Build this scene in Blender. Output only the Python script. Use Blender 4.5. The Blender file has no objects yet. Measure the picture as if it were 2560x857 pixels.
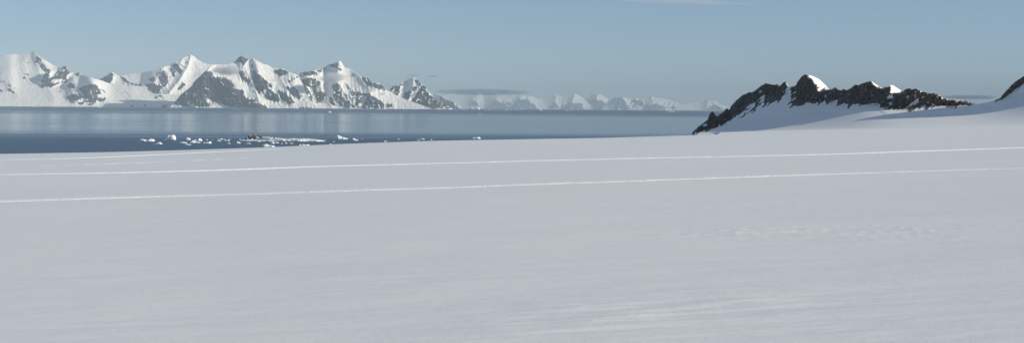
import bpy, math, random
import numpy as np

# ------------------------------------------------------------------ constants
F = 3517.0                    # focal length in photo pixels (photo 2560 x 857)
CX, CY = 1280.0, 428.5
CAMH = 120.0                  # eye above the sea
EYE = 2.2                     # eye above the snow
RE = 6.371e6                  # earth radius: the sea really is curved
ROLL = 0.008
PITCH = math.atan((CY - (241 + .008 * CX)) / F)
SKY = (2000, .8, 0.0, 3.5, .06)
AMB = (.108, .133, .156)          # skylight scattered more than once, which the sky model leaves out
SUN_AZ, SUN_EL = math.radians(101), math.radians(19)   # azimuth to the right of the view

rng = random.Random(7)
scene = bpy.context.scene
col = scene.collection

# ------------------------------------------------------------------ camera maths
def Rx(a):
    c, s = math.cos(a), math.sin(a)
    return np.array([[1, 0, 0], [0, c, -s], [0, s, c]])
def Rz(a):
    c, s = math.cos(a), math.sin(a)
    return np.array([[c, -s, 0], [s, c, 0], [0, 0, 1]])
CAM = Rx(math.pi / 2 - PITCH) @ Rz(ROLL)

def slopes(x, y):
    """direction through a photo pixel as (X per unit Y, Z per unit Y)"""
    x = np.asarray(x, float); y = np.asarray(y, float)
    x, y = np.broadcast_arrays(x, y)
    d = np.stack([(x - CX) / F, -(y - CY) / F, -np.ones_like(x)], -1) @ CAM.T
    return d[..., 0] / d[..., 1], d[..., 2] / d[..., 1]

def sea_z(X, Y):
    return -(X * X + Y * Y) / (2 * RE)

def sea_dist(x, y):
    """forward distance at which the ray through a pixel meets the curved sea"""
    a, b = slopes(x, y)
    k = (1 + a * a) / (2 * RE)
    # CAMH + b*Y = -k Y^2
    disc = b * b - 4 * k * CAMH
    disc = np.maximum(disc, 0)
    return (-b - np.sqrt(disc)) / (2 * k)

# ------------------------------------------------------------------ noise
_p = np.random.RandomState(11).permutation(256)
_P = np.concatenate([_p, _p, _p])
_G = np.stack([np.cos(np.arange(256) / 256 * 2 * np.pi * 37), np.sin(np.arange(256) / 256 * 2 * np.pi * 37)], -1)
def perlin(x, y):
    xi = np.floor(x).astype(int); yi = np.floor(y).astype(int)
    xf = x - xi; yf = y - yi
    xi &= 255; yi &= 255
    u = xf * xf * xf * (xf * (xf * 6 - 15) + 10); v = yf * yf * yf * (yf * (yf * 6 - 15) + 10)
    def g(ix, iy, fx, fy):
        h = _G[_P[_P[ix] + iy] & 255]
        return h[..., 0] * fx + h[..., 1] * fy
    n00 = g(xi, yi, xf, yf); n10 = g(xi + 1, yi, xf - 1, yf)
    n01 = g(xi, yi + 1, xf, yf - 1); n11 = g(xi + 1, yi + 1, xf - 1, yf - 1)
    return ((n00 * (1 - u) + n10 * u) * (1 - v) + (n01 * (1 - u) + n11 * u) * v) * 1.5
def fbm(x, y, o=4, gain=.5):
    s = 0; a = 1; t = 0
    for k in range(o):
        s = s + a * perlin(x * 2 ** k + 17.3 * k, y * 2 ** k - 9.1 * k); t += a; a *= gain
    return s / t
def ridged(x, y, o=4, gain=.5):
    s = 0; a = 1; t = 0
    for k in range(o):
        s = s + a * (1 - np.abs(perlin(x * 2 ** k + 5.7 * k, y * 2 ** k + 3.3 * k)) * 1.6); t += a; a *= gain
    return s / t
def nrm(a): return a / (a.std() + 1e-9)
def sat(v): return np.clip(v, 0, 1)
def sstep(a, b, v):
    t = sat((v - a) / (b - a)); return t * t * (3 - 2 * t)
def blur1(a, s, axis):
    if s <= 0: return a
    r = int(math.ceil(3 * s)); k = np.exp(-.5 * (np.arange(-r, r + 1) / s) ** 2); k /= k.sum()
    pad = [(0, 0)] * a.ndim; pad[axis] = (r, r)
    b = np.pad(a, pad, mode='edge')
    out = np.zeros_like(a)
    n = a.shape[axis]
    for i, w in enumerate(k):
        sl = [slice(None)] * a.ndim; sl[axis] = slice(i, i + n)
        out += w * b[tuple(sl)]
    return out
def blur(a, s):
    return blur1(blur1(a, s, 0), s, 1)
def smooth_interp(pts, s):
    xs = np.arange(-1400, 4401, 4.0)
    p = np.array(pts, float)
    v = blur1(np.interp(xs, p[:, 0], p[:, 1]), s / 4.0, 0)
    return lambda x: np.interp(x, xs, v)
def in_poly(px, py, poly):
    c = np.zeros(px.shape, bool)
    n = len(poly); j = n - 1
    for i in range(n):
        xi, yi = poly[i]; xj, yj = poly[j]
        if yi != yj:
            c ^= ((yi > py) != (yj > py)) & (px < (xj - xi) * (py - yi) / (yj - yi) + xi)
        j = i
    return c
def seg_dist(px, py, line):
    d = np.full(px.shape, 1e9)
    for (x0, y0), (x1, y1) in zip(line[:-1], line[1:]):
        vx, vy = x1 - x0, y1 - y0
        t = sat(((px - x0) * vx + (py - y0) * vy) / (vx * vx + vy * vy + 1e-9))
        d = np.minimum(d, np.hypot(px - x0 - t * vx, py - y0 - t * vy))
    return d

# ------------------------------------------------------------------ scene helpers
def tag(o, label=None, cat=None, group=None, kind=None):
    for k, v in (('label', label), ('category', cat), ('group', group), ('kind', kind)):
        if v: o[k] = v
    return o
def mesh_obj(name, verts, faces, mat, attrs=None, parent=None, smooth=True):
    me = bpy.data.meshes.new(name)
    verts = np.asarray(verts, np.float32).reshape(-1, 3)
    faces = np.asarray(faces, np.int32)
    me.vertices.add(len(verts)); me.vertices.foreach_set('co', verts.ravel())
    k = faces.shape[1]
    me.loops.add(faces.size); me.loops.foreach_set('vertex_index', faces.ravel())
    me.polygons.add(len(faces))
    me.polygons.foreach_set('loop_start', np.arange(0, faces.size, k, dtype=np.int32))
    me.polygons.foreach_set('loop_total', np.full(len(faces), k, np.int32))
    me.polygons.foreach_set('use_smooth', np.full(len(faces), smooth, bool))
    me.update(calc_edges=True); me.validate()
    for n, a in (attrs or {}).items():
        at = me.attributes.new(n, 'FLOAT', 'POINT')
        at.data.foreach_set('value', np.asarray(a, np.float32).ravel())
    me.materials.append(mat)
    o = bpy.data.objects.new(name, me); col.objects.link(o)
    if parent: o.parent = parent
    return o
def grid_faces(nr, nc, wrap=False, flip=False):
    i = np.arange(nr - 1)[:, None]; j = np.arange(nc if wrap else nc - 1)[None, :]
    a = i * nc + j; b = i * nc + (j + 1) % nc; c = (i + 1) * nc + (j + 1) % nc; d = (i + 1) * nc + j
    q = np.stack([a, b, c, d], -1).reshape(-1, 4)
    return q[:, ::-1] if flip else q

# ------------------------------------------------------------------ materials
class NT:
    def __init__(s, name):
        s.m = bpy.data.materials.new(name); s.m.use_nodes = True
        s.t = s.m.node_tree; s.t.nodes.clear(); s.out = s.n('ShaderNodeOutputMaterial')
    def n(s, typ, **kw):
        nd = s.t.nodes.new(typ)
        for k, v in kw.items(): setattr(nd, k, v)
        return nd
    def l(s, a, b): s.t.links.new(a, b)
    def val(s, sock, v):
        if isinstance(v, bpy.types.NodeSocket): s.l(v, sock)
        else: sock.default_value = v
    def math(s, op, a, b=0.0, c=0.0, clamp=False):
        nd = s.n('ShaderNodeMath', operation=op, use_clamp=clamp)
        s.val(nd.inputs[0], a); s.val(nd.inputs[1], b); s.val(nd.inputs[2], c)
        return nd.outputs[0]
    def ramp(s, v, a, b, o0=0.0, o1=1.0):
        nd = s.n('ShaderNodeMapRange', interpolation_type='SMOOTHSTEP')
        s.val(nd.inputs[0], v); nd.inputs[1].default_value = a; nd.inputs[2].default_value = b
        s.val(nd.inputs[3], o0); s.val(nd.inputs[4], o1)
        return nd.outputs[0]
    def mix(s, f, a, b):
        nd = s.n('ShaderNodeMix', data_type='RGBA')
        s.val(nd.inputs[0], f)
        for i, v in ((6, a), (7, b)):
            s.val(nd.inputs[i], v if isinstance(v, bpy.types.NodeSocket) else (*v, 1))
        return nd.outputs[2]
    def coords(s, scale=(1, 1, 1), kind='Object', rot=(0, 0, 0)):
        tc = s.n('ShaderNodeTexCoord'); mp = s.n('ShaderNodeMapping')
        mp.inputs['Scale'].default_value = scale; mp.inputs['Rotation'].default_value = rot
        s.l(tc.outputs[kind], mp.inputs[0]); return mp.outputs[0]
    def noise(s, vec, scale, detail=4, rough=.5, dist=0.0):
        nd = s.n('ShaderNodeTexNoise'); s.l(vec, nd.inputs['Vector'])
        nd.inputs['Scale'].default_value = scale; nd.inputs['Detail'].default_value = detail
        nd.inputs['Roughness'].default_value = rough; nd.inputs['Distortion'].default_value = dist
        return nd.outputs['Fac']
    def attr(s, name):
        nd = s.n('ShaderNodeAttribute'); nd.attribute_name = name; return nd.outputs['Fac']
    def bsdf(s, color, rough, spec=.3, normal=None):
        b = s.n('ShaderNodeBsdfPrincipled')
        s.val(b.inputs['Base Color'], color if isinstance(color, bpy.types.NodeSocket) else (*color, 1))
        s.val(b.inputs['Roughness'], rough); b.inputs['Specular IOR Level'].default_value = spec
        if normal is not None: s.l(normal, b.inputs['Normal'])
        s.l(b.outputs[0], s.out.inputs['Surface']); return b
    def bump(s, h, dist, strength=1.0, normal=None):
        nd = s.n('ShaderNodeBump'); s.l(h, nd.inputs['Height'])
        nd.inputs['Distance'].default_value = dist; nd.inputs['Strength'].default_value = strength
        if normal is not None: s.l(normal, nd.inputs['Normal'])
        return nd.outputs[0]

SNOW = (.86, .86, .86)

def mat_snowfield():
    t = NT('wind_packed_snow')
    v = t.coords()
    grain = t.noise(v, 9.0, 5, .65)
    fine = t.noise(t.coords((3.0, 9.0, 6.0), rot=(0, 0, -.18)), 1.0, 4, .6)
    ripple = t.noise(t.coords((.55, 2.6, 1.0), rot=(0, 0, -.2)), 1.0, 5, .55, .4)
    n1 = t.bump(grain, .010, .4)
    n2 = t.bump(fine, .02, .35, n1)
    n3 = t.bump(ripple, .05, .22, n2)
    big = t.noise(t.coords((.02, .07, .02)), 1.0, 4, .6)
    c = t.mix(t.ramp(big, .3, .7), (.79, .80, .82), (.81, .815, .825))
    c2 = t.mix(t.ramp(ripple, .35, .75), c, (.83, .83, .83))
    t.bsdf(c2, .55, .25, n3)
    return t.m

def mat_track():
    t = NT('churned_snow')
    v = t.coords()
    n1 = t.bump(t.noise(v, 6.0, 5, .7), .06, .9)
    t.bsdf((.85, .853, .858), .6, .2, n1)
    return t.m

def mat_rock_snow(name, rock_a, rock_b, scale, bump_d, snow=SNOW, edge=.08):
    """snow with bare rock where the surface carries rock"""
    t = NT(name)
    v = t.coords()
    r = t.attr('rock'); br = t.attr('tone')
    n = t.noise(v, scale, 6, .65)
    rc = t.mix(t.ramp(n, .3, .72), tuple(c * .55 for c in rock_a), rock_a)
    rb = t.mix(t.ramp(n, .3, .72), tuple(c * .55 for c in rock_b), rock_b)
    rock = t.mix(br, rc, rb)
    f = t.ramp(r, .5 - edge, .5 + edge)
    c = t.mix(f, snow, rock)
    nb = t.bump(n, bump_d, .8)
    t.bsdf(c, t.math('MULTIPLY_ADD', f, .3, .55), .2, nb)
    return t.m

def mat_sea():
    t = NT('sea_water')
    g = t.n('ShaderNodeNewGeometry'); sp = t.n('ShaderNodeSeparateXYZ'); t.l(g.outputs['Position'], sp.inputs[0])
    X, Y = sp.outputs[0], sp.outputs[1]
    r = t.math('SQRT', t.math('ADD', t.math('MULTIPLY', X, X), t.math('MULTIPLY', Y, Y)))
    inv = t.math('DIVIDE', 120.0 * F, r)                   # how far a patch of sea lies out, as a slope
    wob = t.noise(t.coords((1 / 2600., 1 / 900., 1)), 1.0, 4, .6)
    wob2 = t.noise(t.coords((1 / 4200., 1 / 420., 1), rot=(0, 0, .06)), 1.0, 5, .62, .6)
    u = t.math('ADD', inv, t.math('MULTIPLY_ADD', wob, 26.0, -13.0))
    near = t.ramp(u, 72.0, 104.0)                           # breeze-ruffled water near the snow
    far = t.ramp(u, 39.0, 23.0)                            # and again along the far coast
    ruff = t.math('MAXIMUM', near, far)
    streak = t.ramp(wob2, .52, .68)
    # slicks crossing the ruffled part, cat's paws crossing the calm part
    ruff = t.math('MULTIPLY', ruff, t.math('MULTIPLY_ADD', streak, -.45, 1.0))
    paws = t.math('MULTIPLY', t.ramp(wob2, .45, .30), .18)
    ruff = t.math('MAXIMUM', ruff, paws)
    rough = t.math('MULTIPLY_ADD', ruff, .25, .13)
    b = t.bsdf(t.mix(ruff, (.010, .040, .075), (.008, .046, .10)), rough, .5)
    b.inputs['IOR'].default_value = 1.33
    return t.m

def mat_ice():
    t = NT('floating_ice')
    v = t.coords()
    z = t.n('ShaderNodeSeparateXYZ'); t.l(t.coords(), z.inputs[0])
    n = t.noise(v, .35, 5, .6)
    c = t.mix(t.ramp(n, .35, .7), (.80, .84, .86), (.88, .89, .89))
    c = t.mix(t.ramp(t.attr('wet'), 0, 1), c, (.55, .72, .78))
    t.bsdf(c, .5, .3, t.bump(n, 1.2, .6))
    return t.m

def mat_cloud(name, density, color, aniso, nscale, thr=.5, offset=0.0, core=.15):
    t = NT(name)
    tc = t.n('ShaderNodeTexCoord')
    ln = t.n('ShaderNodeVectorMath', operation='LENGTH'); t.l(tc.outputs['Object'], ln.inputs[0])
    mp = t.n('ShaderNodeMapping'); mp.inputs['Scale'].default_value = nscale
    mp.inputs['Location'].default_value = (offset, offset * .7, 0)
    t.l(tc.outputs['Object'], mp.inputs[0])
    n = t.noise(mp.outputs[0], 1.0, 5, .6, .3)
    fall = t.ramp(ln.outputs['Value'], 1.0, core)
    d = t.math('ADD', t.math('MULTIPLY', fall, 1.0), t.math('MULTIPLY_ADD', n, 1.6, -.8 - thr))
    d = t.math('MULTIPLY', t.math('MAXIMUM', d, 0.0), t.ramp(ln.outputs['Value'], 1.0, .8))
    p = t.n('ShaderNodeVolumePrincipled')
    p.inputs['Color'].default_value = (*color, 1); p.inputs['Anisotropy'].default_value = aniso
    t.l(t.math('MULTIPLY', d, density), p.inputs['Density'])
    t.l(p.outputs[0], t.out.inputs['Volume'])
    return t.m

# ------------------------------------------------------------------ the snowfield's height
CREST = [(-800, 402), (-200, 388), (0, 385), (240, 381), (500, 374), (640, 369), (850, 360), (1050, 353), (1240, 349.5), (1460, 346),
         (1700, 339), (1900, 334), (2140, 327), (2560, 317), (3200, 300)]
crest = smooth_interp(CREST, 45)
YTOP = [(1500, 345), (1700, 338), (1735, 332), (1772, 325), (1800, 316), (1835, 294), (1875, 262), (1900, 247), (1950, 240), (1970, 234),
        (2000, 250), (2050, 251), (2100, 256), (2150, 255), (2200, 263), (2250, 270), (2300, 267), (2350, 263), (2400, 264),
        (2432, 262), (2455, 258), (2480, 253), (2510, 248), (2540, 240), (2560, 232), (2640, 205), (2760, 172), (2900, 160), (3300, 200)]
ytop = smooth_interp(YTOP, 9)
ytop_low = smooth_interp(YTOP, 60)
ridge_R = smooth_interp([(1700, 1900), (1760, 1860), (2000, 1655), (2200, 1455), (2300, 1412), (2440, 1378), (2560, 1345), (2900, 1240), (3300, 1200)], 50)
APR = 300.0
def apron_y(x, rho):
    R = ridge_R(x); yc = crest(x)
    v = yc - 11.05
    t = sat((rho - (R - APR)) / APR)
    base = vline(x, rho) + EYE * F / rho
    dip = 2.2 * np.exp(-((rho - 980) / 150.) ** 2)
    return base + dip + (ytop_low(x) + (ytop(x) - ytop_low(x)) * t ** 5 - (v + EYE * F / R)) * t ** 1.55

NEARV = [(-800, 388), (-200, 375), (0, 370.4), (500, 362.5), (900, 351.5), (1250, 343.4), (1500, 338.4), (1750, 333.4), (2080, 326.3), (2400, 317.2), (2560, 311.5), (3200, 285)]
nearv = smooth_interp(NEARV, 60)
def vline(x, rho):
    k = sstep(190, 620, rho)
    return nearv(x) * (1 - k) + (crest(x) - 11.05) * k
def px_to_ground(x, y):
    d = EYE * F / np.maximum(y - nearv(x), .5)
    for _ in range(12):
        d = .5 * d + .5 * EYE * F / np.maximum(y - vline(x, d), .5)
    a, b = slopes(x, y)
    return a * d, d

DRIFTS = [(2050, 578, 3.2, 1.0, .022), (1850, 590, 1.6, .8, .04), (2250, 590, 2.0, .9, .035), (1480, 800, 1.8, .8, .034),
          (1780, 760, 2.2, .7, .038), (1000, 712, 1.4, .7, .025), (1120, 560, 2.0, .8, .025), (2300, 830, 1.2, .5, .02), (300, 800, 1.2, .5, .018),
          (350, 540, 4., 1.5, .03), (1700, 520, 5., 1.6, .02)]
def height(X, Y):
    X = np.asarray(X, float); Y = np.asarray(Y, float)
    r = np.hypot(X, Y)
    th = np.arctan2(X, Y)
    lim = math.radians(29)
    thc = np.clip(th, -lim, lim)
    x = CX + F * np.tan(thc)
    rho = np.where(np.abs(th) < lim, Y, r * math.cos(lim))
    rho = np.maximum(rho, .05)
    front = sstep(math.radians(100), math.radians(40), np.abs(th))
    # close by: a plane; its slope differs a little with the bearing
    _, s = slopes(x, vline(x, rho))
    zp = -EYE + s * rho
    zback = -EYE + .03 * np.minimum(X, 400) * .6 - .02 * Y * .5
    zl = zp - np.maximum(rho - 700, 0) ** 2 / 6000.
    R = ridge_R(x)
    _, sa = slopes(x, apron_y(x, np.maximum(rho, 300)))
    za = np.where(rho > 300, sa * rho, zp)
    over = np.maximum(rho - R, 0)
    _, sR = slopes(x, ytop(x))
    za = np.where(rho > R, sR * R + sR * over - .55 * over * sat(over / 25.), za)
    w = sstep(1690, 1800, x)
    z = zl * (1 - w) + za * w
    z = zback * (1 - front) + z * front
    # undulation
    fade = sat(r / 60.)
    z += .22 * fbm(X / 70 + 3, Y / 110, 3) * fade * sat(900 / np.maximum(r, 1) - .6)
    nearm = r < 330
    if np.any(nearm):
        Xn, Yn = X[nearm], Y[nearm]; rn = r[nearm]
        c, sn = math.cos(.16), math.sin(.16)
        A, B = Xn * c + Yn * sn, -Xn * sn + Yn * c
        amp = .55 + .45 * fbm(A / 9 + 40, B / 6, 2)
        d = .022 * fbm(A / 3.2, B / .9, 4, .55) * amp * sat(32 / rn) ** 1.5
        d += .05 * fbm(A / 14 + 9, B / 5.5, 3)
        for (px, py, wx, wy, am) in DRIFTS:
            gx, gy = px_to_ground(px, py)
            m = np.exp(-((Xn - gx) / wx) ** 2 - ((Yn - gy) / (wy * 2.2)) ** 2)
            d += am * m * (ridged(A / 3.6 + px, B / .6, 3, .45) - .3)
        z[nearm] += d * sat(rn / 4) * sat((330 - rn) / 150)
    return z + CAMH

# ------------------------------------------------------------------ snowfield mesh
def build_snowfield(mat):
    t_in = np.arange(-60, 2621, 2.2)
    th_in = np.arctan((t_in - CX) / F)
    th_l = np.linspace(-math.pi, th_in[0], 60)[:-1]
    th_r = np.linspace(th_in[-1], math.pi, 60)[1:-1]
    th = np.concatenate([th_l, th_in, th_r])
    r1 = np.geomspace(.4, 11.5, 14)[:-1]
    r2 = 1 / np.linspace(1 / 11.5, 1 / 260., 470)[:-1]
    r3 = np.linspace(260 ** .5, 900 ** .5, 70)[:-1] ** 2
    r4 = np.linspace(900, 1750, 190)[:-1]
    r5 = np.geomspace(1750, 2600, 16)
    rr = np.concatenate([r1, r2, r3, r4, r5])
    Rr, Th = np.meshgrid(rr, th, indexing='ij')
    X = Rr * np.sin(Th); Y = Rr * np.cos(Th)
    Z = height(X, Y)
    Z = np.maximum(Z, sea_z(X, Y) - 15)
    V = np.stack([X, Y, Z], -1).reshape(-1, 3)
    nr, nc = Rr.shape
    f = grid_faces(nr, nc, wrap=True)
    # close the hole under the tripod
    V = np.concatenate([V, [[0, 0, CAMH - EYE]]])
    k = len(V) - 1
    j = np.arange(nc)
    cap = np.stack([np.full(nc, k), (j + 1) % nc, j, np.full(nc, k)], -1)
    o = mesh_obj('snowfield', V, f, mat)
    return tag(o, 'smooth white snowfield sloping down to the sea and up to the rocky ridge', 'snowfield', kind='structure')

# ------------------------------------------------------------------ relief mountains
def R1(pts, ox=0, oy=110, k=.21): return [(ox + a * k, oy + b * k) for a, b in pts]

def mountain(name, sky, ybot, D0, rock=(), snow=(), ribs=(), cot_snow=2.4, cot_rock=.9, relief=60., rib_k=1.0, step=1.1, vstep=1.0,
             streak=(.35, .94), nscale=1.0, thr=.5, mat=None, jit=.7, dust=.55, tone=None, seed=0, base_off=None, lean=.05):
    """a mountain from its traced outline: every point gets its own distance, gentle where snow lies and steep where rock is bare"""
    s = np.array(sky, float)
    x0, x1 = s[0, 0], s[-1, 0]
    xs = np.arange(x0, x1 + step * .5, step)
    top = np.interp(xs, s[:, 0], s[:, 1])
    top = top + jit * fbm(xs / 9. + seed, xs * 0 + seed * 3.1, 4, .6)
    yb = ybot(xs) if callable(ybot) else np.full(xs.shape, float(ybot))
    ymin, ymax = top.min() - 4, yb.max() + 4
    # raster the traced patches
    gx = np.arange(x0 - 4, x1 + 4, 1.0); gy = np.arange(ymin, ymax, 1.0)
    PX, PY = np.meshgrid(gx, gy)
    wx = PX + 2.2 * nscale * fbm(PX / (9 * nscale) + seed, PY / (9 * nscale), 3); wy = PY + 2.2 * nscale * fbm(PX / (9 * nscale) + 31, PY / (9 * nscale) + seed, 3)
    m = np.zeros(PX.shape)
    for p in rock: m[in_poly(wx, wy, p)] = 1
    for p in snow: m[in_poly(wx, wy, p)] = 0
    mb = blur(m, 1.1)
    # streaks of snow down the fall line
    ca, sa_ = streak
    al = (PX * ca + PY * sa_); ac = (-PX * sa_ + PY * ca)
    st = nrm(fbm(al / (22 * nscale) + seed, ac / (6 * nscale), 4, .6))
    lg = nrm(fbm(PX / (16 * nscale) + seed * 2, PY / (5 * nscale) + 5, 4, .6))
    halo = blur(m, 3.5 * nscale)
    gul = nrm(fbm(al / (17 * nscale) + seed * 1.7, ac / (2.9 * nscale), 4, .62))
    fine = 1.1 * mb + .42 * (.8 * st + .9 * gul) * sstep(.03, .3, halo) * (1.3 - halo) - dust * .95 * (np.maximum(st - .5, 0) + .7 * np.maximum(lg - .6, 0) + .8 * np.maximum(gul - .7, 0))
    mslope = blur(m, 5 * nscale)
    # depth integrated upward from the base
    pxm = D0 / F
    cot = cot_snow + (cot_rock - cot_snow) * mslope
    D = np.cumsum((cot * pxm)[::-1], axis=0)[::-1]
    D = blur1(D, 9, 1)
    # ribs: crest lines standing out of the face
    rel = np.zeros(PX.shape)
    for line, wdt, amp in ribs:
        d = seg_dist(wx, wy, line)
        rel += amp * np.exp(-d / wdt)
    rel = rel * rib_k * pxm
    rn = ridged(al / (26 * nscale) + seed, ac / (10 * nscale) + seed, 5, .55) - .5
    rel += relief * pxm / 7.1 * (rn * (.24 + 1.4 * mslope) + .35 * mslope * fbm(PX / (5 * nscale), PY / (5 * nscale), 3))
    D = D0 + D - rel + lean * pxm * (PX - (x0 + x1) / 2)        # faces turned to the right, shaped so the sun brightens their snow
    nv = int(max(8, (yb - top).max() / vstep))
    v = np.linspace(0, 1, nv)[:, None]
    VY = yb[None, :] + (top - yb)[None, :] * v
    VX = np.broadcast_to(xs[None, :], VY.shape)
    fx = np.clip(VX - gx[0], 0, len(gx) - 1.001); fy = np.clip(VY - gy[0], 0, len(gy) - 1.001)
    ix, iy = fx.astype(int), fy.astype(int); fx = fx - ix; fy = fy - iy
    def samp(a):
        return (a[iy, ix] * (1 - fx) + a[iy, ix + 1] * fx) * (1 - fy) + (a[iy + 1, ix] * (1 - fx) + a[iy + 1, ix + 1] * fx) * fy
    Dv = samp(D); rk = sat(samp(fine)); tn = samp(tone(PX, PY)) if tone else np.zeros(Dv.shape)
    a, b = slopes(VX, VY)
    P = np.stack([a * Dv, Dv, CAMH + b * Dv], -1)
    # far side, falling away behind the crest
    hgt = (yb - top) * pxm
    rows = [P]; rks = [rk]; tns = [tn]
    last = P[-1]
    for q in (.06, .2, .5, 1.0):
        bk = last.copy()
        bk[:, 1] += hgt * q * 1.3 + .6 * pxm
        bk[:, 2] -= hgt * (q ** 1.15) * 1.05
        rows.append(bk[None]); rks.append(rk[-1:] * (.8 if q < .3 else .4)); tns.append(tn[-1:])
    P = np.concatenate(rows); rk = np.concatenate(rks); tn = np.concatenate(tns)
    nr, nc = P.shape[:2]
    return mesh_obj(name, P, grid_faces(nr, nc), mat, {'rock': rk, 'tone': tn})

def Z1(*p): return R1(p, 0, 110)
def Z2(*p): return R1(p, 400, 110)
def Z3(*p): return R1(p, 700, 110)
def Z4(*p): return R1(p, 1040, 180)
def Z5(*p): return R1(p, 1400, 180)
def water_y(x): return 265.5 + .0085 * np.asarray(x, float)
def shore(off): return lambda x: water_y(x) + off

def build_far_coast():
    m = mat_rock_snow('far_rock_and_snow', (.058, .065, .078), (.12, .10, .085), 1 / 90., 25., (.87, .855, .82), .26)
    S = dict(kind='structure')
    # A: broad white dome at the left with the glacier plain below it
    skyA = [(-120, 150), (-60, 150), (-20, 145)] + Z1((0, 150), (60, 128), (150, 125), (230, 118), (300, 110), (360, 95), (400, 90), (430, 105), (470, 145), (530, 190), (590, 225),
            (650, 260), (720, 292), (900, 350), (1010, 380), (1180, 428), (1300, 468), (1500, 490), (1700, 510), (1760, 560), (1850, 600), (2000, 595), (2200, 610), (2400, 640))
    rockA = [Z1((400, 165), (440, 150), (490, 180), (500, 220), (530, 250), (560, 290), (600, 310), (610, 330), (530, 340), (490, 300), (470, 250), (450, 230), (410, 225), (420, 190)),
             Z1((325, 205), (345, 205), (355, 240), (340, 240)), Z1((260, 345), (310, 345), (350, 390), (300, 375)), Z1((250, 410), (290, 385), (300, 410), (250, 440)),
             Z1((0, 430), (50, 440), (50, 470), (0, 455)), Z1((75, 465), (120, 480), (140, 520), (90, 500)), Z1((75, 525), (130, 530), (180, 580), (170, 600), (90, 560)),
             Z1((0, 530), (30, 550), (45, 575), (0, 565)), Z1((150, 510), (200, 520), (190, 540)), Z1((380, 415), (470, 430), (480, 445), (400, 430)),
             Z1((940, 530), (1000, 500), (1080, 480), (1140, 480), (1190, 540), (1210, 600), (1150, 610), (1180, 640), (1260, 640), (1270, 690), (1000, 700), (990, 640), (1000, 610), (950, 560)),
             Z1((780, 640), (850, 600), (930, 585), (1000, 630), (960, 650), (900, 680), (860, 710), (820, 690)), Z1((1170, 500), (1260, 580), (1275, 605), (1200, 550)),
             Z1((1450, 570), (1495, 575), (1470, 590)), Z1((1555, 585), (1635, 600), (1590, 608)), Z1((1820, 648), (1860, 612), (1940, 612), (1930, 638)),
             Z1((920, 690), (1000, 690), (1000, 730), (930, 730)), Z1((1050, 700), (1130, 700), (1120, 730), (1050, 735)),
             Z1((820, 470), (880, 465), (910, 520), (860, 530), (800, 515)), Z1((700, 560), (745, 543), (720, 582)),
             Z1((1540, 730), (1590, 720), (1600, 745), (1540, 750)), Z1((1700, 725), (1740, 725), (1730, 750)), Z1((1930, 730), (1980, 720), (1990, 755), (1920, 755))]
    ribsA = [(Z1((400, 90), (420, 230), (500, 420), (620, 600)), 22, 16), (Z1((400, 90), (200, 260), (0, 380)), 26, 8), (Z1((1110, 475), (1050, 600), (900, 700)), 11, 12),
             (Z1((1110, 475), (1230, 590), (1300, 680)), 8, 7), (Z1((140, 480), (210, 620)), 9, 4), (Z1((880, 440), (700, 600), (640, 700)), 22, 7), (Z1((1450, 540), (1650, 640)), 20, 6)]
    o = mountain('mountain', skyA, shore(1.5), 25000, rockA, (), ribsA, cot_snow=3.6, cot_rock=1.0, lean=.36, relief=55, mat=m, jit=.5, seed=1, streak=(.5, .86))
    tag(o, 'broad rounded white mountain farthest left above a glacier plain', 'mountain', 'snowy mountains along the far coast', **S)
    # B: dark rocky peak in front of it
    skyB = Z1((430, 480), (470, 440), (510, 370), (560, 330), (610, 318), (680, 280), (740, 275), (775, 262), (810, 290), (850, 340), (870, 350), (900, 355), (940, 338), (970, 360), (1010, 398), (1060, 420), (1110, 465))
    rockB = [Z1((480, 450), (540, 350), (610, 318), (625, 340), (590, 390), (640, 385), (690, 320), (740, 275), (775, 250), (860, 345), (810, 360), (780, 390), (810, 430), (845, 410), (855, 440), (820, 462), (720, 465),
                (650, 500), (600, 532), (560, 505), (520, 548), (470, 520), (500, 470)),
             Z1((870, 360), (940, 335), (980, 370), (940, 408), (890, 400)), Z1((960, 390), (1000, 380), (1018, 412), (980, 428)), Z1((900, 430), (990, 410), (1000, 430), (920, 445))]
    snowB = [Z1((610, 330), (680, 290), (690, 320), (620, 400), (580, 410)), Z1((700, 310), (760, 300), (770, 330), (720, 330)), Z1((620, 430), (740, 420), (790, 440), (700, 455), (620, 470)), Z1((530, 520), (580, 505), (590, 530), (540, 545))]
    ribsB = [(Z1((775, 262), (730, 380), (640, 470), (560, 560)), 10, 12), (Z1((775, 262), (830, 360), (850, 460)), 8, 9), (Z1((940, 340), (930, 420), (880, 520)), 8, 8), (Z1((610, 320), (520, 440), (490, 530)), 8, 8)]
    o = mountain('mountain', skyB, lambda x: np.interp(x, [90, 120, 200, 235], [214, 230, 226, 210]), 26000, rockB, snowB, ribsB, relief=60, mat=m, seed=2, streak=(-.55, .84), dust=.5)
    tag(o, 'small dark craggy peak in front of the broad rounded white mountain', 'mountain', 'snowy mountains along the far coast', **S)
    # D: small pointed peak
    skyD = Z1((1120, 470), (1170, 432), (1210, 410), (1270, 370), (1300, 345), (1345, 338), (1365, 355), (1420, 380), (1480, 400), (1510, 430), (1560, 460), (1600, 470), (1690, 480), (1760, 520))
    rockD_ = [Z1((1170, 438), (1270, 368), (1300, 340), (1360, 350), (1350, 410), (1320, 475), (1250, 462)), Z1((1420, 378), (1500, 405), (1520, 440), (1560, 450), (1695, 478), (1680, 515), (1560, 485), (1480, 450))]
    o = mountain('mountain', skyD, lambda x: np.interp(x, [235, 280, 370], [212, 222, 226]), 27300, rockD_, (), [(Z1((1345, 338), (1330, 420), (1310, 500)), 8, 12)], mat=m, seed=3)
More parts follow.
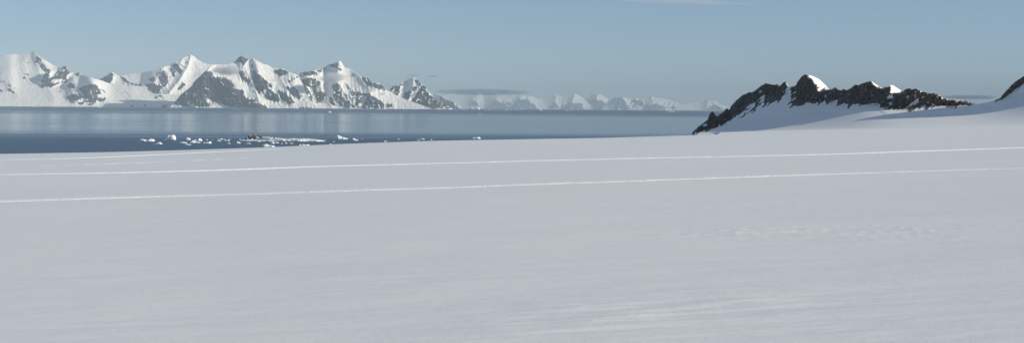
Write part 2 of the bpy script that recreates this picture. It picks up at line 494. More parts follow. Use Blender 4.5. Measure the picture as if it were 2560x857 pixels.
    tag(o, 'little pointed peak half rock half snow between the dark craggy peak and the white ridged summit', 'mountain', 'snowy mountains along the far coast', **S)
    # E: white ridged summit
    skyE = [(255, 205), (285, 196), (300, 191), (315, 187.7), (357, 181), (388, 175), (410, 168)] + Z2((100, 260), (200, 210), (280, 160), (330, 135), (370, 131), (400, 145), (450, 185), (500, 215), (560, 235), (610, 245), (700, 300), (800, 380))
    rockE = [Z2((-20, 400), (0, 370), (60, 340), (100, 390), (60, 460), (0, 470)), Z2((110, 290), (140, 280), (190, 380), (160, 410)), Z2((140, 260), (210, 230), (270, 330), (250, 360), (200, 320)),
             Z2((230, 230), (262, 245), (320, 310), (295, 300)), Z2((290, 190), (320, 190), (360, 260), (335, 255)), Z1((1880, 350), (1950, 310), (2000, 400), (1985, 500), (1920, 480)),
             Z1((1720, 480), (1830, 470), (1930, 510), (1880, 605), (1830, 590), (1760, 550)), Z1((1760, 410), (1840, 400), (1850, 450), (1780, 450)), Z2((200, 540), (260, 460), (310, 470), (280, 520), (210, 560)),
             Z2((0, 470), (60, 470), (80, 500), (20, 510)), Z2((60, 540), (130, 560), (110, 570))]
    ribsE = [(Z2((370, 131), (330, 280), (220, 450), (100, 600)), 20, 26), (Z2((280, 160), (190, 330), (70, 500)), 9, 9), (Z2((200, 210), (90, 380), (0, 500)), 9, 8), (Z2((370, 131), (480, 300), (520, 420)), 22, 8),
             (Z1((1950, 275), (1850, 440), (1780, 560)), 10, 9)]
    o = mountain('mountain', skyE, lambda x: np.interp(x, [255, 330, 400, 570], [216, 226, 244, 244]), 27800, rockE, (), ribsE, cot_snow=1.9, relief=70, mat=m, seed=4, streak=(.5, .86), dust=.5)
    tag(o, 'sharp white summit with fluted left face and smooth right face', 'mountain', 'snowy mountains along the far coast', **S)
    # F: the big wall
    skyF = Z2((100, 770), (170, 700), (250, 600), (310, 555), (380, 500), (400, 450), (470, 390), (530, 330), (600, 275), (630, 248), (700, 245), (800, 245), (870, 230), (900, 200), (930, 165), (970, 143), (1010, 168), (1050, 180),
              (1080, 178), (1105, 168), (1150, 195), (1220, 235), (1290, 255), (1330, 280), (1400, 290), (1450, 293), (1510, 315), (1550, 340), (1640, 372), (1700, 480), (1760, 640), (1860, 740), (2000, 775), (2100, 785))
    rockF = [Z2((160, 710), (260, 590), (310, 555), (380, 500), (400, 450), (530, 330), (620, 330), (640, 390), (760, 400), (860, 450), (900, 530), (990, 550), (1000, 620), (1050, 650), (1180, 680), (1090, 690), (1290, 745), (1280, 775),
                (900, 765), (820, 740), (700, 705), (650, 690), (570, 685), (600, 755), (420, 745), (400, 705), (330, 755)),
             Z2((890, 215), (930, 160), (970, 140), (1065, 180), (1000, 250), (950, 225)), Z2((920, 320), (1000, 325), (1010, 390), (1075, 430), (1060, 475), (990, 445), (950, 400)),
             Z2((1090, 240), (1120, 240), (1110, 300), (1090, 300)),
             Z2((1090, 310), (1140, 320), (1210, 390), (1280, 450), (1275, 540), (1210, 570), (1180, 605), (1130, 540), (1100, 450)), Z2((1350, 330), (1400, 305), (1470, 300), (1540, 340), (1450, 385), (1370, 352)),
             Z2((1240, 630), (1280, 520), (1340, 560), (1400, 600), (1430, 695), (1270, 665)), Z2((1390, 540), (1480, 580), (1560, 640), (1620, 705), (1530, 720), (1440, 655)), Z2((1290, 460), (1340, 480), (1330, 530), (1290, 510)),
             Z2((1500, 440), (1640, 380), (1650, 400), (1540, 470)), Z2((1480, 500), (1600, 520), (1700, 620), (1650, 670), (1560, 600)), Z2((1660, 760), (1700, 748), (1800, 755), (1830, 775), (1680, 778))]
    snowF = [Z2((530, 590), (560, 640), (600, 690), (690, 750), (640, 765), (560, 690)), Z2((385, 590), (430, 585), (440, 620), (395, 630)), Z2((450, 545), (470, 560), (455, 590)), Z2((720, 440), (760, 480), (750, 500)),
             Z2((300, 640), (330, 690), (370, 740), (320, 720)), Z2((650, 700), (760, 730), (820, 765), (640, 765))]
    ribsF = [(Z2((970, 143), (1020, 300), (1120, 520), (1180, 680)), 18, 16), (Z2((1105, 168), (1180, 350), (1240, 560)), 14, 14), (Z2((600, 270), (530, 400), (480, 560), (430, 700)), 22, 18), (Z2((640, 390), (860, 560), (900, 750)), 16, 12),
             (Z2((310, 560), (360, 700)), 7, 7), (Z2((1290, 510), (1400, 660)), 9, 8), (Z2((1420, 550), (1580, 700)), 9, 8), (Z2((520, 600), (470, 720)), 8, 7), (Z2((1450, 293), (1440, 420), (1520, 580)), 12, 9)]
    o = mountain('mountain', skyF, shore(1.5), 24400, rockF, snowF, ribsF, cot_snow=1.7, cot_rock=.75, relief=75, mat=m, seed=5, streak=(.3, .95), dust=.45)
    tag(o, 'massive mountain with a broad blue grey rock wall rising straight from the sea', 'mountain', 'snowy mountains along the far coast', **S)
    # G: the peak with a sharp white tooth
    skyG = Z3((-60, 560), (0, 450), (100, 400), (215, 372), (240, 345), (320, 325), (400, 318), (460, 300), (540, 275), (570, 250), (640, 235), (670, 215), (700, 198), (730, 215), (770, 280), (840, 298), (900, 340), (960, 388), (1040, 403),
              (1100, 463), (1180, 468), (1230, 508), (1280, 545), (1400, 620), (1600, 700), (1720, 740), (1780, 772), (1830, 785))
    rockG = [Z3((235, 350), (330, 325), (440, 315), (545, 275), (560, 310), (480, 340), (450, 375), (330, 380), (240, 410)), Z3((570, 250), (650, 232), (660, 270), (600, 280)), Z3((640, 240), (690, 225), (710, 290), (740, 320), (700, 320), (660, 280)),
             Z3((100, 480), (230, 430), (350, 400), (450, 420), (490, 470), (450, 540), (500, 560), (560, 610), (500, 700), (430, 705), (250, 665), (180, 625)), Z3((0, 540), (70, 560), (150, 640), (230, 690), (170, 720), (90, 715), (0, 640)),
             Z3((615, 470), (700, 470), (760, 560), (800, 600), (835, 700), (825, 770), (720, 745), (640, 650)), Z3((580, 620), (620, 640), (665, 740), (600, 725)), Z3((760, 455), (800, 480), (845, 545), (800, 535)),
             Z3((845, 545), (900, 560), (1000, 600), (960, 700), (900, 760), (850, 765), (860, 680)), Z3((980, 590), (1070, 588), (1130, 640), (1200, 670), (1250, 720), (1240, 768), (900, 768), (1000, 690)),
             Z3((1260, 710), (1340, 715), (1370, 762), (1270, 755)), Z3((960, 390), (1040, 400), (1100, 462), (1180, 466), (1285, 545), (1220, 560), (1150, 540), (1100, 512), (1030, 500)),
             Z3((845, 355), (880, 350), (895, 390), (855, 395)), Z3((720, 300), (745, 310), (735, 330)), Z3((250, 755), (300, 748), (390, 755), (390, 778), (260, 775))]
    snowG = [Z3((320, 510), (380, 520), (420, 640), (440, 700), (400, 690), (370, 590)), Z3((440, 500), (480, 520), (470, 570), (440, 560)), Z3((690, 480), (770, 600), (800, 690), (760, 660)), Z3((1000, 630), (1040, 610), (980, 740), (950, 750)),
             Z3((890, 600), (920, 620), (890, 730), (870, 720)), Z3((560, 480), (620, 480), (600, 600), (560, 610))]
    ribsG = [(Z3((700, 198), (690, 330), (620, 480), (660, 640)), 18, 18), (Z3((320, 330), (350, 450), (300, 640)), 14, 12), (Z3((480, 440), (500, 600)), 8, 9), (Z3((690, 470), (790, 640), (830, 760)), 9, 10), (Z3((850, 545), (870, 750)), 7, 8),
             (Z3((940, 580), (930, 760)), 6, 6), (Z3((1070, 590), (1010, 760)), 8, 9), (Z3((900, 340), (1030, 500), (1250, 570)), 12, 10), (Z3((570, 620), (620, 740)), 7, 6)]
    o = mountain('mountain', skyG, shore(1.5), 25200, rockG, snowG, ribsG, cot_snow=1.9, cot_rock=.8, relief=75, mat=m, seed=6, streak=(.42, .9), dust=.72)
    tag(o, 'mountain topped by a sharp white tooth, its ribbed rock foot at the water', 'mountain', 'snowy mountains along the far coast', **S)
    # H: the pyramid
    skyH = Z3((1170, 640), (1230, 590), (1310, 535), (1350, 500), (1430, 480), (1460, 460), (1530, 420), (1590, 398), (1620, 415), (1680, 480), (1720, 490), (1760, 560), (1810, 610), (1870, 670), (1950, 720), (2010, 745), (2060, 775), (2110, 790))
    rockH = [Z3((1230, 590), (1310, 532), (1350, 498), (1440, 478), (1430, 540), (1400, 640), (1420, 665), (1300, 630)), Z3((1440, 480), (1470, 460), (1500, 440), (1470, 500), (1440, 520)), Z3((1580, 400), (1625, 415), (1690, 490), (1650, 500), (1600, 450)),
             Z3((1690, 485), (1725, 490), (1760, 570), (1810, 620), (1900, 690), (2060, 775), (1820, 775), (1680, 730), (1550, 690), (1640, 560)), Z3((1490, 580), (1560, 540), (1580, 600), (1520, 690), (1440, 670)), Z3((1550, 520), (1620, 500), (1640, 530), (1590, 570))]
    snowH = [Z3((1700, 560), (1715, 565), (1700, 620), (1690, 610)), Z3((1730, 500), (1800, 600), (1790, 605)), Z3((1870, 680), (1930, 730), (1990, 770), (1960, 770)), Z3((1620, 560), (1650, 520), (1560, 680), (1545, 680))]
    ribsH = [(Z3((1590, 398), (1580, 520), (1520, 690)), 9, 14), (Z3((1700, 488), (1640, 590), (1620, 720)), 10, 10), (Z3((1440, 480), (1400, 640)), 7, 8), (Z3((1760, 560), (1800, 770)), 8, 8)]
    o = mountain('mountain', skyH, lambda x: np.where(x > 1060, water_y(x) + 1.5, np.interp(x, [945, 1060], [252, 274.5])), 25600, rockH, snowH, ribsH, cot_snow=1.5, cot_rock=.85, relief=60, mat=m, seed=7, streak=(-.5, .86), dust=.75)
    tag(o, 'pyramid shaped rocky peak at the right end of the near range', 'mountain', 'snowy mountains along the far coast', **S)
    # I: bluish headland behind the pyramid
    skyI = Z4((100, 250), (160, 265), (200, 270), (290, 280), (360, 330), (440, 360), (500, 400), (540, 430), (600, 455))
    o = mountain('mountain', skyI, 277, 38000, [Z4((290, 285), (360, 330), (440, 355), (540, 450), (250, 450))], (), [(Z4((290, 280), (330, 430)), 8, 8)], mat=m, seed=8)
    tag(o, 'hazy blue headland behind the foot of the pyramid shaped peak', 'mountain', 'snowy mountains along the far coast', **S)
    # J: the far range, five mountains
    fg = 'hazy white mountains of the distant range'
    ranges = [
        ([(1050, 262), (1075, 246), (1095, 236), (1130, 233), (1165, 231), (1200, 230), (1235, 232), (1260, 234), (1300, 238), (1330, 241), (1350, 250), (1370, 270), (1385, 282)],
         [Z4((830, 425), (900, 365), (950, 333), (1040, 380), (1110, 425), (1110, 450), (830, 450)), Z4((1090, 440), (1180, 360), (1240, 325), (1310, 325), (1390, 370), (1440, 430), (1440, 450)), Z4((625, 405), (690, 338), (770, 405)), Z4((1040, 385), (1100, 360), (1150, 375), (1100, 410))],
         [(Z4((950, 333), (940, 440)), 9, 10), (Z4((1240, 325), (1230, 440)), 11, 10), (Z4((690, 338), (690, 420)), 8, 7), (Z4((750, 250), (740, 330)), 12, 8), (Z4((1150, 280), (1050, 330)), 12, 8)],
         'long flat topped snow mountain of the distant range, under the grey cloud bank'),
        ([(1325, 282), (1340, 262), (1350, 247), (1370, 238), (1385, 236), (1400, 241), (1410, 240), (1425, 238), (1437, 233.5), (1450, 240), (1460, 247), (1475, 262), (1490, 284)],
         [Z4((1550, 440), (1600, 400), (1660, 362), (1720, 440)), Z4((1720, 440), (1780, 395), (1850, 365), (1960, 385), (2010, 450)), Z4((1830, 300), (1850, 330), (1830, 350)), Z5((0, 450), (20, 400), (100, 370), (250, 375), (300, 450))],
         [(Z4((1660, 300), (1660, 430)), 10, 10), (Z4((1890, 255), (1850, 430)), 11, 12)],
         'twin topped snowy mountain of the distant range, right of the grey cloud bank'),
        ([(1440, 284), (1455, 252), (1470, 243), (1480, 237), (1490, 236), (1505, 237), (1514, 244), (1528, 254), (1545, 270), (1560, 285)],
         [Z5((330, 345), (390, 318), (480, 340), (520, 345), (580, 450), (400, 450), (380, 390)), Z5((380, 270), (440, 270), (400, 290), (360, 310))],
         [(Z5((440, 265), (430, 430)), 10, 10)],
         'rounded snowy mountain of the distant range, between the twin topped and the dark faced ones'),
        ([(1500, 285), (1515, 258), (1530, 247), (1545, 242.5), (1556, 243.5), (1568, 246), (1590, 246), (1610, 248), (1622, 245.5), (1629, 239), (1637, 244.5), (1655, 245.5), (1675, 250), (1700, 260), (1730, 275), (1745, 288)],
         [Z5((585, 375), (640, 310), (740, 295), (790, 380), (850, 450), (640, 450), (650, 400)), Z5((840, 350), (900, 330), (980, 350), (1015, 405), (930, 400)), Z5((980, 455), (1020, 400), (1150, 382), (1250, 410), (1270, 455)), Z5((1280, 430), (1350, 400), (1400, 450)),
          Z5((1075, 300), (1090, 282), (1115, 300))],
         [(Z5((720, 300), (700, 430)), 9, 11), (Z5((1090, 285), (1100, 420)), 12, 10), (Z5((900, 330), (920, 400)), 8, 8)],
         'dark faced mountain of the distant range with a tiny knob on its long white shoulder'),
        ([(1670, 290), (1700, 266), (1720, 258), (1745, 254), (1770, 250.5), (1790, 253), (1805, 262), (1830, 270), (1870, 276), (1900, 292)],
         [Z5((1750, 430), (1820, 390), (1880, 400), (1950, 440), (1960, 460), (1750, 460))],
         [(Z5((1770, 340), (1740, 440)), 12, 10)],
         'faint pale mountain at the right end of the distant range, next to the dark rock ridge'),
    ]
    for i, (sky, rock, ribs, lab) in enumerate(ranges):
        D = 77000 + (900 * i) % 2300
        o = mountain('mountain', sky, lambda x: 279 + .0085 * (x - 1200), D, rock, (), ribs, cot_snow=1.8, cot_rock=.9, relief=100, mat=m, seed=20 + i, jit=1.7, dust=.35, nscale=1.1, streak=(.6 * (-1) ** i, .8))
        tag(o, lab, 'mountain', fg, **S)

# ------------------------------------------------------------------ the near rock ridge
def apron_D(x, y):
    """forward distance of the snow apron seen at (x, y); above its top the face steepens"""
    xs = np.unique(np.round(x[0])) if x.ndim == 2 else np.unique(np.round(x))
    out = np.zeros(x.shape)
    for k in range(x.shape[1]):
        xc = x[0, k]
        R = float(ridge_R(xc))
        rho = np.linspace(R - APR, R, 120)
        yy = apron_y(np.full(120, xc), rho)
        o = np.argsort(yy)
        out[:, k] = np.interp(y[:, k], yy[o], rho[o])
        yt = float(ytop(xc))
        out[:, k] += np.maximum(yt - y[:, k], 0) * R / F * .62
        out[:, k] -= np.maximum(y[:, k] - yy.max(), 0) * 8
    return out

def W1(*p): return R1(p, 1720, 170)
def W2(*p): return R1(p, 2140, 170)

def near_ridge(name, sky, low, rock, snow, ribs, mat, step, seed, tone, depth=1.0, dust=.5, lean=()):
    s = np.array(sky, float)
    xs = np.arange(s[0, 0], s[-1, 0] + step * .5, step)
    top = np.interp(xs, s[:, 0], s[:, 1])
    l = np.array(low, float)
    yb = np.maximum(np.interp(xs, l[:, 0], l[:, 1]) + 14, top + 2)
    gx = np.arange(s[0, 0] - 4, s[-1, 0] + 4, .8); gy = np.arange(top.min() - 6, yb.max() + 4, .8)
    PX, PY = np.meshgrid(gx, gy)
    wx = PX + 3.0 * fbm(PX / 11 + seed, PY / 11, 4, .6); wy = PY + 3.0 * fbm(PX / 11 + 31, PY / 11 + seed, 4, .6)
    m = np.zeros(PX.shape)
    for p in rock: m[in_poly(wx, wy, p)] = 1
    for p in snow: m[in_poly(wx, wy, p)] = 0
    mb = blur(m, 1.6)
    ca, sa_ = -.76, .65                                   # beds and gullies fall down to the left
    al = PX * ca + PY * sa_; ac = -PX * sa_ + PY * ca
    st = nrm(fbm(al / 24 + seed, ac / 5.0, 4, .6))
    sp = nrm(fbm(al / 11 + seed, ac / 4.5, 4, .65))
    edge = blur(m, 6.0)
    fine = mb + .34 * st * (1.35 - edge) * sstep(.02, .12, edge) - dust * np.maximum(sp - 1.6, 0) * 1.5
    fine *= sstep(.03, .22, edge)
    ms = blur(m, 3.2)
    jag = ridged(al / 16 + seed, ac / 6.5, 5, .62) - .45
    crag = ridged(PX / 9 + seed, PY / 15, 5, .6) - .45
    rel = np.zeros(PX.shape)
    for line, w, a in ribs:
        rel += a * np.exp(-seg_dist(wx, wy, line) / w)
    for poly, xl, k in lean:
        lm = blur(in_poly(PX, PY, poly).astype(float), 2.0)
        rel -= lm * k * np.maximum(PX - xl, 0)
    D = apron_D(PX, PY)
    D = blur1(D, 4, 1)
    pm = D / F
    rel = rel * pm + pm * ms * (17 * jag + 15 * crag + 5) * depth + pm * 1.2 * fbm(PX / 30, PY / 18, 3) * (1 - ms)
    D = D - rel
    nv = int((yb - top).max() / (step * .95))
    # jagged skyline where rock forms it
    mtop = np.array([ms[min(max(int((t + 3 - gy[0]) / .8), 0), len(gy) - 1), min(int((x - gx[0]) / .8), len(gx) - 1)] for x, t in zip(xs, top)])
    top = top + mtop * (2.3 * fbm(xs / 7. + seed, xs * 0 + 2, 4, .65) - .9 * np.maximum(fbm(xs / 2.2, xs * 0 + 8, 2), 0))
    v = np.linspace(0, 1, nv)[:, None]
    VY = yb[None, :] + (top - yb)[None, :] * v
    VX = np.broadcast_to(xs[None, :], VY.shape)
    fx = np.clip((VX - gx[0]) / .8, 0, len(gx) - 1.001); fy = np.clip((VY - gy[0]) / .8, 0, len(gy) - 1.001)
    ix, iy = fx.astype(int), fy.astype(int); fx = fx - ix; fy = fy - iy
    def samp(a):
        return (a[iy, ix] * (1 - fx) + a[iy, ix + 1] * fx) * (1 - fy) + (a[iy + 1, ix] * (1 - fx) + a[iy + 1, ix + 1] * fx) * fy
    Dv = samp(D); rk = sat(samp(fine)); tn = sat(samp(tone(PX, PY)))
    below = VY - (yb[None, :] - 6)
    ends = np.maximum(sat(1 - (VX - s[0, 0]) / 9), sat(1 - (s[-1, 0] - VX) / 9)) * (VY > ytop(VX) - 1)
    Dv = Dv - .25 + sat(below / 6.) * 3.0 + 3 * ends                # the skirt dives under the snow
    a, b = slopes(VX, VY)
    P = np.stack([a * Dv, Dv, CAMH + b * Dv], -1)
    hgt = np.maximum((yb - top) * 1400 / F, 2)
    rows = [P]; rks = [rk]; tns = [tn]; last = P[-1]
    for q, dn in ((.1, .03), (.35, .25), (.8, .8), (1.6, 2.2)):
        bk = last.copy(); bk[:, 1] += hgt * q + .4; bk[:, 0] += hgt * q * .5; bk[:, 2] -= hgt * dn + .2
        rows.append(bk[None]); rks.append(rk[-1:] * .6); tns.append(tn[-1:])
    P = np.concatenate(rows); rk = np.concatenate(rks); tn = np.concatenate(tns)
    return mesh_obj(name, P, grid_faces(*P.shape[:2]), mat, {'rock': rk, 'tone': tn})

def build_near_ridges():
    m = mat_rock_snow('dark_frost_shattered_rock', (.105, .097, .086), (.20, .128, .083), 1 / 2.2, .6)
    sky = W1((45, 776), (50, 770), (110, 710), (170, 665), (230, 620), (250, 570), (270, 530), (290, 518), (305, 530), (340, 540), (395, 545), (430, 500), (465, 480), (490, 500), (510, 460), (550, 400), (600, 370), (630, 335), (720, 293),
             (770, 288), (820, 255), (880, 205), (930, 184), (1000, 200), (1040, 203), (1060, 195), (1100, 210), (1140, 170), (1155, 164), (1170, 168), (1176, 205), (1200, 235), (1225, 225), (1265, 218), (1290, 200), (1300, 170), (1330, 130), (1360, 95), (1390, 78),
             (1420, 86), (1460, 90), (1500, 105), (1560, 135), (1600, 170), (1640, 210), (1670, 245), (1700, 258), (1730, 245), (1755, 228), (1790, 265), (1830, 265), (1850, 250), (1890, 265), (1940, 240), (1980, 205)) + \
          W2((0, 200), (40, 205), (70, 185), (130, 170), (160, 158), (200, 168), (260, 212), (315, 245), (340, 225), (380, 230), (405, 203), (440, 208), (490, 240), (550, 278), (580, 260), (630, 240), (670, 260), (700, 245), (730, 253),
             (780, 272), (830, 293), (900, 310), (932, 293), (980, 320), (1040, 358), (1100, 374), (1200, 379), (1300, 388), (1380, 408), (1440, 424), (1480, 436))
    low = W1((45, 782), (150, 758), (250, 742), (370, 702), (470, 642), (550, 592), (640, 550), (760, 540), (960, 500), (1130, 500), (1200, 500), (1300, 480), (1500, 460), (1700, 460), (1900, 500)) + W2((0, 450), (110, 455), (260, 440), (350, 500), (480, 510), (600, 540), (850, 500), (1060, 490), (1250, 460), (1390, 438), (1500, 440))
    rock = [W1((40, 790), (50, 760), (110, 700), (170, 655), (230, 610), (250, 560), (290, 505), (345, 580), (395, 548), (465, 465), (500, 470), (630, 320), (770, 275), (930, 170), (1060, 180), (1155, 150), (1185, 215), (1160, 275), (1150, 330), (1100, 385), (1050, 395),
               (965, 435), (960, 400), (930, 430), (890, 400), (930, 320), (850, 350), (800, 420), (740, 435), (640, 530), (550, 595), (470, 645), (370, 700), (250, 745), (150, 760)),
            W1((940, 380), (960, 390), (900, 470), (880, 475)), W1((850, 370), (870, 380), (800, 450), (790, 440)), W1((830, 430), (910, 390), (790, 500), (640, 590), (560, 610), (700, 530)),
            W1((1205, 245), (1230, 220), (1275, 215), (1300, 160), (1390, 60), (1440, 110), (1480, 125), (1500, 170), (1545, 205), (1560, 260), (1590, 255), (1700, 245), (1755, 215), (1850, 240), (1900, 260), (1980, 195), (2010, 190), (2010, 430), (1960, 440), (1895, 490), (1910, 430),
               (1840, 430), (1760, 455), (1790, 380), (1720, 390), (1650, 445), (1640, 410), (1570, 420), (1480, 420), (1410, 410), (1290, 465), (1250, 460), (1200, 488), (1240, 400), (1290, 350), (1230, 370)),
            W1((1150, 470), (1230, 375), (1270, 350), (1200, 430)),
            W2((-10, 200), (70, 175), (160, 150), (260, 210), (315, 245), (405, 195), (410, 290), (520, 305), (560, 270), (630, 230), (730, 245), (830, 290), (930, 285), (1000, 335), (1100, 380), (1250, 385), (1390, 425), (1390, 440), (1250, 440), (1060, 485), (1080, 460), (960, 450), (850, 495),
               (800, 500), (720, 480), (600, 532), (640, 480), (600, 490), (480, 490), (350, 495), (370, 460), (310, 470), (260, 420), (190, 420), (110, 445), (0, 430))]
    snow = [W1((1415, 70), (1510, 95), (1600, 160), (1690, 250), (1590, 258), (1572, 285), (1550, 262), (1542, 212), (1505, 185), (1495, 150), (1475, 128), (1440, 112)),
            W1((990, 195), (1040, 195), (1030, 212)), W1((1065, 200), (1110, 200), (1120, 212), (1080, 222)), W1((305, 525), (395, 540), (345, 580)), W1((1160, 275), (1215, 250), (1225, 300), (1200, 380), (1130, 470), (1100, 400), (1150, 330)),
            W1((160, 690), (200, 655), (240, 670), (190, 700)), W1((345, 690), (400, 640), (370, 695)), W1((840, 280), (880, 270), (870, 300)), W1((1240, 310), (1290, 270), (1285, 300)), W1((1625, 330), (1660, 320), (1640, 360)),
            W2((175, 165), (205, 160), (330, 250), (260, 230)), W2((410, 208), (445, 208), (550, 285), (520, 305), (410, 292)), W2((375, 335), (430, 308), (440, 350), (365, 380)), W2((590, 335), (635, 328), (620, 370)), W2((690, 310), (725, 308), (700, 372)),
            W2((770, 345), (825, 328), (790, 372)), W2((715, 405), (760, 385), (740, 425)), W2((765, 452), (845, 440), (820, 495), (775, 495)), W2((840, 412), (905, 403), (870, 424)), W2((500, 455), (540, 445), (520, 475)), W2((640, 430), (760, 340), (700, 430), (600, 480)),
            W2((735, 258), (820, 290), (800, 300)), W2((980, 338), (1065, 372), (1040, 378)), W2((1110, 374), (1300, 384), (1400, 425), (1480, 430), (1380, 415), (1240, 396)), W2((910, 425), (960, 440), (900, 455)), W2((390, 420), (430, 405), (420, 450))]
    ribs = [(W1((1440, 90), (1500, 180), (1550, 260)), 30, 30), (W2((160, 158), (240, 215)), 18, 14), (W2((405, 203), (420, 290)), 22, 18), (W1((1390, 78), (1400, 200), (1330, 330), (1230, 450)), 14, 16), (W1((930, 184), (880, 300), (740, 430)), 12, 10), (W1((1155, 164), (1120, 280), (980, 420)), 9, 10), (W1((630, 335), (560, 480), (430, 640)), 12, 9),
            (W1((1755, 228), (1720, 330), (1640, 430)), 9, 9), (W1((1980, 205), (1930, 340), (1800, 440)), 10, 10), (W2((150, 158), (100, 300), (0, 430)), 12, 10), (W2((405, 203), (400, 330), (330, 470)), 9, 9), (W2((640, 240), (560, 380), (430, 480)), 11, 10),
            (W2((930, 293), (850, 400), (700, 500)), 12, 9), (W1((290, 518), (240, 640), (130, 720)), 7, 8), (W1((465, 480), (400, 590), (300, 690)), 8, 8)]
    tone = lambda x, y: sstep(2200, 2330, x + 40 * fbm(x / 30, y / 20, 3)) * .9 + .3 * sat(fbm(x / 16 + 3, y / 16, 3) * 1.5)
    o = near_ridge('rock_ridge', sky, low, rock, snow, ribs, m, .9, 3, tone, lean=[
        (W1((1415, 40), (1740, 40), (1740, 262), (1590, 262), (1572, 292), (1550, 266), (1542, 214), (1505, 187), (1495, 152), (1475, 130), (1430, 108)), 2016, 3.4),
        (W2((175, 140), (330, 140), (330, 250), (255, 228)), 2176, 3.2), (W2((410, 190), (560, 190), (560, 285), (520, 308), (410, 295)), 2226, 2.3)])
    tag(o, 'long jagged dark rock ridge with a white snow dome beside its highest tooth', 'rock ridge', kind='structure')
    sky2 = [(2474, 256), (2480, 253), (2492, 249), (2500, 245.5), (2504, 240), (2512, 231), (2522, 221), (2530, 211), (2540, 203), (2550, 197), (2560, 190), (2600, 162), (2650, 136), (2720, 124), (2800, 117), (2880, 120), (2960, 134), (3040, 165), (3100, 205)]
    low2 = [(2474, 258), (2500, 252), (2530, 242), (2560, 230), (2620, 210), (2720, 186), (2800, 174), (2900, 166), (3100, 215)]
    rock2 = [[(2470, 258), (2490, 246), (2500, 240), (2560, 180), (2650, 126), (2720, 114), (2800, 107), (2880, 110), (3040, 155), (3110, 215), (2900, 150), (2720, 145), (2620, 176), (2575, 196), (2553, 213), (2540, 222), (2528, 235), (2515, 242), (2500, 249)]]
    o = near_ridge('rock_ridge', sky2, low2, rock2, (), [([(2700, 100), (2620, 190)], 20, 14), ([(2800, 72), (2760, 150)], 20, 14)], m, 1.1, 9, lambda x, y: .6 + 0 * x)
    tag(o, 'dark rock spur rising out of the right edge above the shaded snow slope', 'rock ridge', kind='structure')

# ------------------------------------------------------------------ sea
def build_sea(mat):
    th_in = np.radians(np.arange(-24, 24.01, .5))
    th = np.concatenate([np.linspace(-math.pi, th_in[0], 80)[:-1], th_in, np.linspace(th_in[-1], math.pi, 80)[1:-1]])
    rr = np.concatenate([np.geomspace(600, 20000, 90)[:-1], np.arange(20000, 88001, 700.)])
    Rr, Th = np.meshgrid(rr, th, indexing='ij')
    X = Rr * np.sin(Th); Y = Rr * np.cos(Th)
    o = mesh_obj('sea', np.stack([X, Y, sea_z(X, Y)], -1), grid_faces(*Rr.shape, wrap=True), mat)
    tag(o, 'calm blue sea between the snowfield and the far mountains', 'sea', kind='structure')

# ------------------------------------------------------------------ floating ice and islet
def loft(name, x0, x1, yw, prof, mat, depth=.55, seed=0, parent=None, rough=.14, rockfn=None, wet=True, ns=None):
    """a lump of ice or rock lofted through its cross-sections; prof = [(u, height in photo px)]"""
    Y0 = float(sea_dist((x0 + x1) / 2, yw)); k = Y0 / F
    p = np.array(prof, float)
    n = ns or int(min(70, max(14, (x1 - x0) * 1.3)))
    u = np.linspace(0, 1, n)
    W = (x1 - x0) * k * 1.08
    h = np.interp(u, p[:, 0], p[:, 1]) * k * 1.06
    env = np.sqrt(np.maximum(1 - (2 * u - 1) ** 4, 0))
    h = h * (1 + rough * 1.3 * fbm(u * 9 + seed, u * 0 + seed, 3)) * np.minimum(1, env * 1.6)
    a = np.linspace(0, math.pi, 15)
    U, A = np.meshgrid(u, a, indexing='ij')
    d = (W * depth * .5 * env)[:, None] * (1 + .35 * fbm(U * 4 + seed, A * .8, 2))
    Xl = (U - .5) * W
    Yl = -np.cos(A) * d
    Zl = h[:, None] * np.sin(A) ** .55 * (1 + rough * fbm(U * W / 3.0 + seed, A * 3, 3)) - .35
    Yl = Yl * (1 + .22 * fbm(U * W / 3.5, A * 2.2 + seed, 3))
    a0, b0 = slopes((x0 + x1) / 2, yw)
    Xc = float(a0) * Y0
    Zc = float(sea_z(Xc, Y0))
    V = np.stack([Xl, Yl, Zl], -1)
    at = {'wet': sat(1 - Zl / (1.1 * k + .5)) * (1 if wet else 0), 'rock': rockfn(U, Zl / max(h.max(), .1)) if rockfn else Zl * 0, 'tone': Zl * 0 + .7}
    o = mesh_obj(name, V, grid_faces(n, 15), mat, at)
    if parent is None: o.location = (Xc, Y0, Zc)
    else: o.parent = parent
    return o, (Xc, Y0, Zc)

def hump(h, s):
    r = random.Random(s)
    c = r.uniform(.3, .7)
    return [(0, h * .12), (c * .5, h * r.uniform(.3, .7)), (c, h), (c + (1 - c) * .5, h * r.uniform(.3, .75)), (1, h * .1)]

